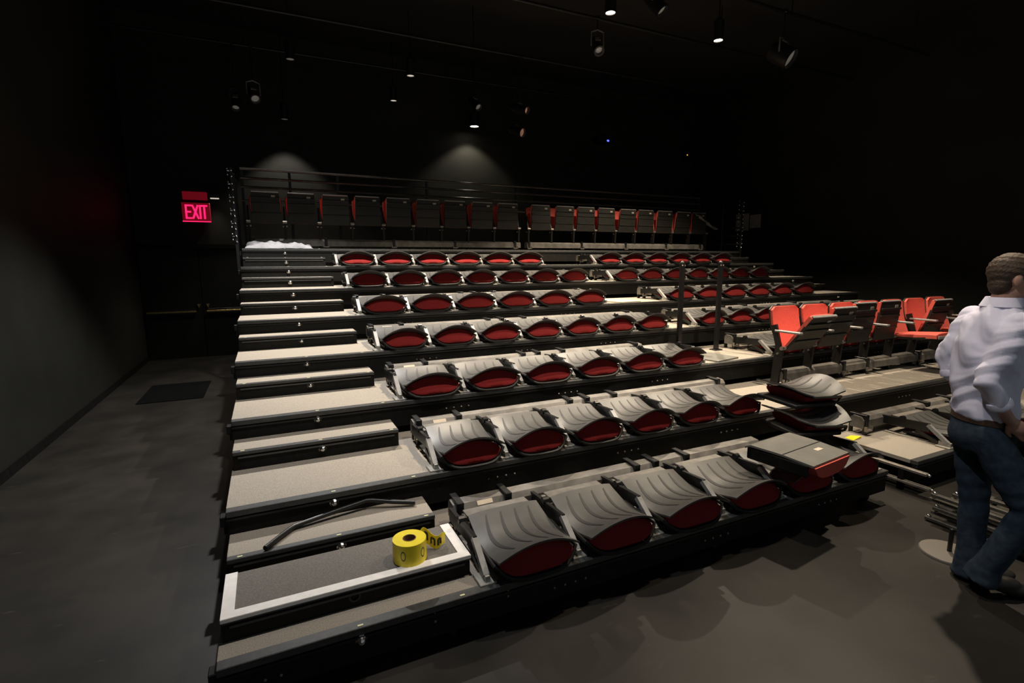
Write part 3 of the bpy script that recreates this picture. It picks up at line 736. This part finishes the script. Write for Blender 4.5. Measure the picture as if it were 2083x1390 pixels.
MB().ell((0.0, -0.028, 0.01), (0.034, 0.012, 0.022), 10, 8).build('indicator', 'led_blue', pb, True)
MB().tube([(0, 0.15, 0.14), (0, 0.15, 1.6)], 0.018, 8).build('pole', 'black_metal', pb)
cb = thing('control_box', 'small wall box with an amber light at the right of the back wall', 'box', (11.50, 9.62, 4.88))
MB().box(-0.10, 0.10, 0, 0.08, -0.14, 0.14, 0.008).build('body', 'black', cb)
MB().ell((0, -0.006, 0), (0.018, 0.010, 0.018), 10, 8).build('indicator', 'led_amber', cb, True)

# ------------------------------------------------------------------ the walking man
F = Vector((0.84, -0.55, 0)).normalized(); L = Vector((-F.y, F.x, 0)); U = Vector((0, 0, 1))
def V(x, y, z): return Vector((x, y, z))
man = thing('person', 'man in a lavender shirt and blue jeans walking off to the right', 'person', (3.86, -0.84, 0.0))
def baked(name, mb, voxel, material, parent, smooth=6, disp=None, sub=False):
    me = bpy.data.meshes.new(name); me.from_pydata([tuple(p) for p in mb.v], [], mb.f); me.update()
    bm = bmesh.new(); bm.from_mesh(me); bmesh.ops.recalc_face_normals(bm, faces=bm.faces[:]); bm.to_mesh(me); bm.free()
    o = bpy.data.objects.new(name, me); COL.objects.link(o)
    r = o.modifiers.new('r', 'REMESH'); r.mode = 'VOXEL'; r.voxel_size = voxel
    s_ = o.modifiers.new('s', 'SMOOTH'); s_.iterations = smooth; s_.factor = 0.5
    dg = bpy.context.evaluated_depsgraph_get()
    nm = bpy.data.meshes.new_from_object(o.evaluated_get(dg))
    bpy.data.objects.remove(o); bpy.data.meshes.remove(me)
    nm.name = name; nm.materials.clear(); nm.materials.append(M[material])
    if disp:
        bm = bmesh.new(); bm.from_mesh(nm); bm.normal_update()
        mv = [(v, v.normal.copy() * disp(v.co)) for v in bm.verts]
        for v, d in mv: v.co += d
        bm.to_mesh(nm); bm.free()
    nm.polygons.foreach_set('use_smooth', [True] * len(nm.polygons))
    o = bpy.data.objects.new(name, nm); COL.objects.link(o)
    o.parent = parent
    o.matrix_parent_inverse = Matrix.Translation(-Vector(man.location))
    return o
def ering(c, rl, rf, n=20, tiltF=0.0):
    return [Vector(c) + L * (rl * math.cos(2 * PI * k / n)) + F * (rf * math.sin(2 * PI * k / n)) + U * (tiltF * rf * math.sin(2 * PI * k / n)) for k in range(n)]
def torso(m, rings): m.rings([ering(c, a, b) for c, a, b in rings])
def limb(m, pts, rads):
    m.tube(pts, rads, 14)
    for p, r in zip(pts, rads): m.ell(p, (r, r, r), 12, 8)
pel = V(3.862, -0.775, 0.95); wai = V(3.856, -0.762, 1.12); che = V(3.862, -0.765, 1.40); shd = V(3.866, -0.772, 1.535); nkb = V(3.872, -0.782, 1.60)
hd = V(3.892, -0.808, 1.752)
Rsh = shd - L * 0.165 - U * 0.015; Lsh = shd + L * 0.165 - U * 0.015
Rel = V(3.66, -0.845, 1.215); Rwr = V(3.752, -0.925, 1.02)
Lel = V(3.915, -0.545, 1.285); Lwr = V(3.925, -0.615, 1.085)
Lhp = V(3.935, -0.705, 0.90); Lkn = V(3.915, -0.765, 0.48); Lan = V(3.892, -0.795, 0.09)
Rhp = V(3.795, -0.835, 0.90); Rkn = V(3.845, -1.02, 0.52); Ran = V(3.785, -0.905, 0.14)
def hand(m, wr, d, nrm, curl=0.5, side=1):
    d = d.normalized(); nrm = (nrm - d * nrm.dot(d)).normalized(); s = d.cross(nrm) * side
    pc = wr + d * 0.05
    m.ell(pc, (0.050, 0.040, 0.017), 12, 8, ax=(d, s, nrm))
    m.tube([wr, wr + d * 0.03], [0.026, 0.027], 12)
    for i, (off, ln) in enumerate(((-0.030, 0.066), (-0.010, 0.076), (0.010, 0.072), (0.029, 0.056))):
        p = wr + d * 0.082 + s * off; pts = [p - d * 0.02]; dd = d.copy(); rr_ = [0.010]
        for q, seg in enumerate((0.45, 0.32, 0.23)):
            a = curl * (0.6 + 0.3 * q)
            dd = (dd * math.cos(a) + nrm * math.sin(a)).normalized(); ax = dd.cross(s)
            p = p + dd * ln * seg; pts.append(p); rr_.append(0.0095 - 0.0008 * q)
            nrm_l = s.cross(dd)
        m.tube(pts, rr_, 8)
        for a_, b_ in zip(pts, rr_): m.ell(a_, (b_, b_, b_), 8, 6)
    p = wr + d * 0.03 - s * 0.030
    pts = [p, p - s * 0.022 + d * 0.025 + nrm * 0.012, p - s * 0.026 + d * 0.055 + nrm * 0.024]
    m.tube(pts, [0.013, 0.011, 0.009], 8)
    for a_, b_ in zip(pts, (0.013, 0.011, 0.009)): m.ell(a_, (b_, b_, b_), 8, 6)
# continuous body
m = MB()
torso(m, [(pel, .14, .10), (wai, .125, .09), (che, .155, .105), (shd - U * .02, .15, .085), (nkb, .075, .07), (nkb + U * .03 + F * .008, .058, .060), (nkb + U * .09 + F * .018, .055, .058)])
HF = (F * 0.95 - L * 0.30).normalized(); HL = Vector((-HF.y, HF.x, 0))
m.ell(hd + U * .022, (.078, .098, .100), 20, 14, ax=(HL, HF, U))
m.ell(hd - U * .055 + HF * .030, (.058, .066, .066), 16, 12, ax=(HL, HF, U))
m.ell(hd + HF * .100 - U * .015, (.012, .020, .026), 10, 8, ax=(HL, HF, U))      # nose
m.ell(hd + HF * .090 - U * .062, (.026, .010, .010), 10, 8, ax=(HL, HF, U))       # lips
m.ell(hd + HF * .084 + U * .030, (.055, .014, .010), 10, 8, ax=(HL, HF, U))       # brow
for sd in (-1, 1):
    m.ell(hd + HL * (.079 * sd) - HF * .008 - U * .012, (.010, .020, .032), 10, 8, ax=(HL, HF, U))
limb(m, [Rsh, Rel, Rwr], [.045, .036, .026]); limb(m, [Lsh, Lel, Lwr], [.045, .036, .026])
hand(m, Rwr, V(0.45, -0.55, -0.70), F * 0.5 + L * 0.9, 0.42, 1)
hand(m, Lwr, V(0.75, -0.35, -0.35), U * -0.9 + L * -0.3, 0.30, -1)
limb(m, [Lhp, Lkn, Lan], [.075, .050, .036]); limb(m, [Rhp, Rkn, Ran], [.075, .050, .036])
body = baked('body', m, 0.0055, 'skin', man, 5)
# hair: cap over the top, back and sides of the skull
m = MB()
m.ell(hd + U * .036 - HF * .012, (.086, .104, .098), 20, 14, ax=(HL, HF, U))
m.ell(hd - U * .030 - HF * .050, (.070, .052, .070), 16, 12, ax=(HL, HF, U))
m.ell(hd + U * .082 + HF * .055, (.062, .045, .034), 16, 12, ax=(HL, HF, U))
baked('hair', m, 0.007, 'hair', man, 3, lambda c: 0.0012 * math.sin(c.z * 210 + 90 * c.x) + 0.001 * math.sin(c.x * 330 + c.y * 200))
for sd in (-1, 1):
    e = MB().ell(hd + HL * (.033 * sd) + HF * .0865 + U * .012, (.012, .008, .008), 10, 8, ax=(HL, HF, U)).build('eye', 'white_tape', man, True)
    e.matrix_parent_inverse = Matrix.Translation(-Vector(man.location))
# shirt
m = MB()
torso(m, [(pel + U * .035, .168, .128), (pel + U * .09, .172, .132), (wai + U * .02, .172, .130), (V(3.858, -0.762, 1.27), .182, .140), (che, .195, .142), (shd - U * .035, .185, .120), (shd + U * .02, .13, .10), (nkb + U * .015, .078, .074)])
limb(m, [Rsh - U * .01, Rsh * .45 + Rel * .55, Rel, Rel * .45 + Rwr * .55], [.072, .066, .058, .050])
limb(m, [Lsh - U * .01, Lsh * .45 + Lel * .55, Lel, Lel * .55 + Lwr * .45], [.072, .066, .058, .050])
def fold(c):
    w1 = math.sin(38 * c.z + 26 * (c.x * F.x + c.y * F.y) + 4 * math.sin(9 * c.z + 14 * c.y))
    w2 = math.sin(22 * c.z - 34 * (c.x * L.x + c.y * L.y) + 3 * math.sin(12 * c.x))
    return 0.0055 * w1 * abs(w1) + 0.005 * w2
baked('shirt', m, 0.009, 'shirt', man, 5, fold)
m = MB()                                       # collar
for i, (dz, ra, rb_) in enumerate(((0.0, .076, .074), (0.03, .070, .072), (0.055, .064, .068))): pass
m.rings([ering(nkb + U * .005, .082, .080), ering(nkb + U * .045 + F * .008, .068, .072), ering(nkb + U * .050 + F * .008, .074, .078), ering(nkb + U * .0 - F * .002, .094, .090)])
o = m.build('collar', 'shirt', man, True); o.matrix_parent_inverse = Matrix.Translation(-Vector(man.location))
for nm_, a, b, r_ in (('cuff', Rel * .50 + Rwr * .50, Rel * .34 + Rwr * .66, .054), ('cuff', Lel * .62 + Lwr * .38, Lel * .45 + Lwr * .55, .054)):
    o = MB().tube([a, a * .5 + b * .5, b], [r_ * .97, r_ * 1.05, r_], 16).build(nm_, 'shirt', man, True); o.matrix_parent_inverse = Matrix.Translation(-Vector(man.location))
# belt, jeans, shoes
o = MB().rings([ering(pel + U * .012, .162, .124), ering(pel + U * .014, .166, .128), ering(pel + U * .046, .166, .128), ering(pel + U * .048, .162, .124)]).build('belt', 'belt', man, True)
o.matrix_parent_inverse = Matrix.Translation(-Vector(man.location))
m = MB()
torso(m, [(pel + U * .022, .158, .120), (pel - U * .03, .165, .130), (pel - U * .09, .168, .132), (pel - U * .15, .150, .115)])
m.ell(pel - F * .055 - U * .07, (.13, .085, .10), 16, 12, ax=(L, F, U))
limb(m, [Lhp, Lhp * .5 + Lkn * .5, Lkn, Lkn * .5 + Lan * .5, Lan], [.092, .088, .070, .068, .070])
m.tube([Lan + U * .02, V(Lan.x, Lan.y, 0.022)], [.074, .084], 16)
sk = (Ran - Rkn).normalized(); m.tube([Ran - sk * .02, Ran + sk * .065], [.072, .082], 16)
limb(m, [Rhp, Rhp * .5 + Rkn * .5, Rkn, Rkn * .5 + Ran * .5, Ran], [.092, .088, .070, .068, .068])
baked('jeans', m, 0.009, 'denim', man, 5, lambda c: 0.0022 * math.sin(46 * c.z + 18 * c.y + 3 * math.sin(11 * c.z)) * (1 if c.z < 0.8 else 0.4))
def shoe(an, toe, lift):
    d = (toe - an); d.z = 0; d.normalize(); m = MB()
    heel = V(an.x, an.y, 0) - d * 0.012 + U * (0.042 + lift); mid = heel * .5 + V(toe.x, toe.y, 0.04) * .5
    for p, r_ in ((heel, (.045, .040, .042)), (mid, (.085, .044, .042)), (V(toe.x, toe.y, 0.038) - d * .05, (.075, .046, .036))):
        s = d.cross(U); m.ell(p, r_, 14, 10, ax=(d, s, U))
    tp = V(toe.x, toe.y, 0.036) - d * .05
    for q in range(1, 8): m.ell(heel.lerp(tp, q / 8), (.05, .043, .040), 14, 10, ax=(d, d.cross(U), U))
    m.tube([V(an.x, an.y, 0.06 + lift), an + U * .03], [.045, .048], 12)
    return baked('shoe', m, 0.008, 'shoe', man, 4)
shoe(Lan, Lan + F * 0.22, 0.0)
shoe(Ran, Ran + F * 0.22, 0.055)
# phone in his right hand
ph = thing('phone', 'white phone held in the walking man\'s right hand', 'phone', Rwr + V(0.45, -0.55, -0.70).normalized() * 0.115 + (F * .5 + L * .9).normalized() * 0.020)
ph.rotation_euler = V(0.45, -0.55, -0.70).to_track_quat('Y', 'Z').to_euler()
MB().box(-0.036, 0.036, -0.03, 0.105, -0.005, 0.005, 0.003).build('case', 'white_tape', ph)
MB().box(-0.032, 0.032, -0.025, 0.100, 0.005, 0.0058).build('screen', 'black_metal', ph)
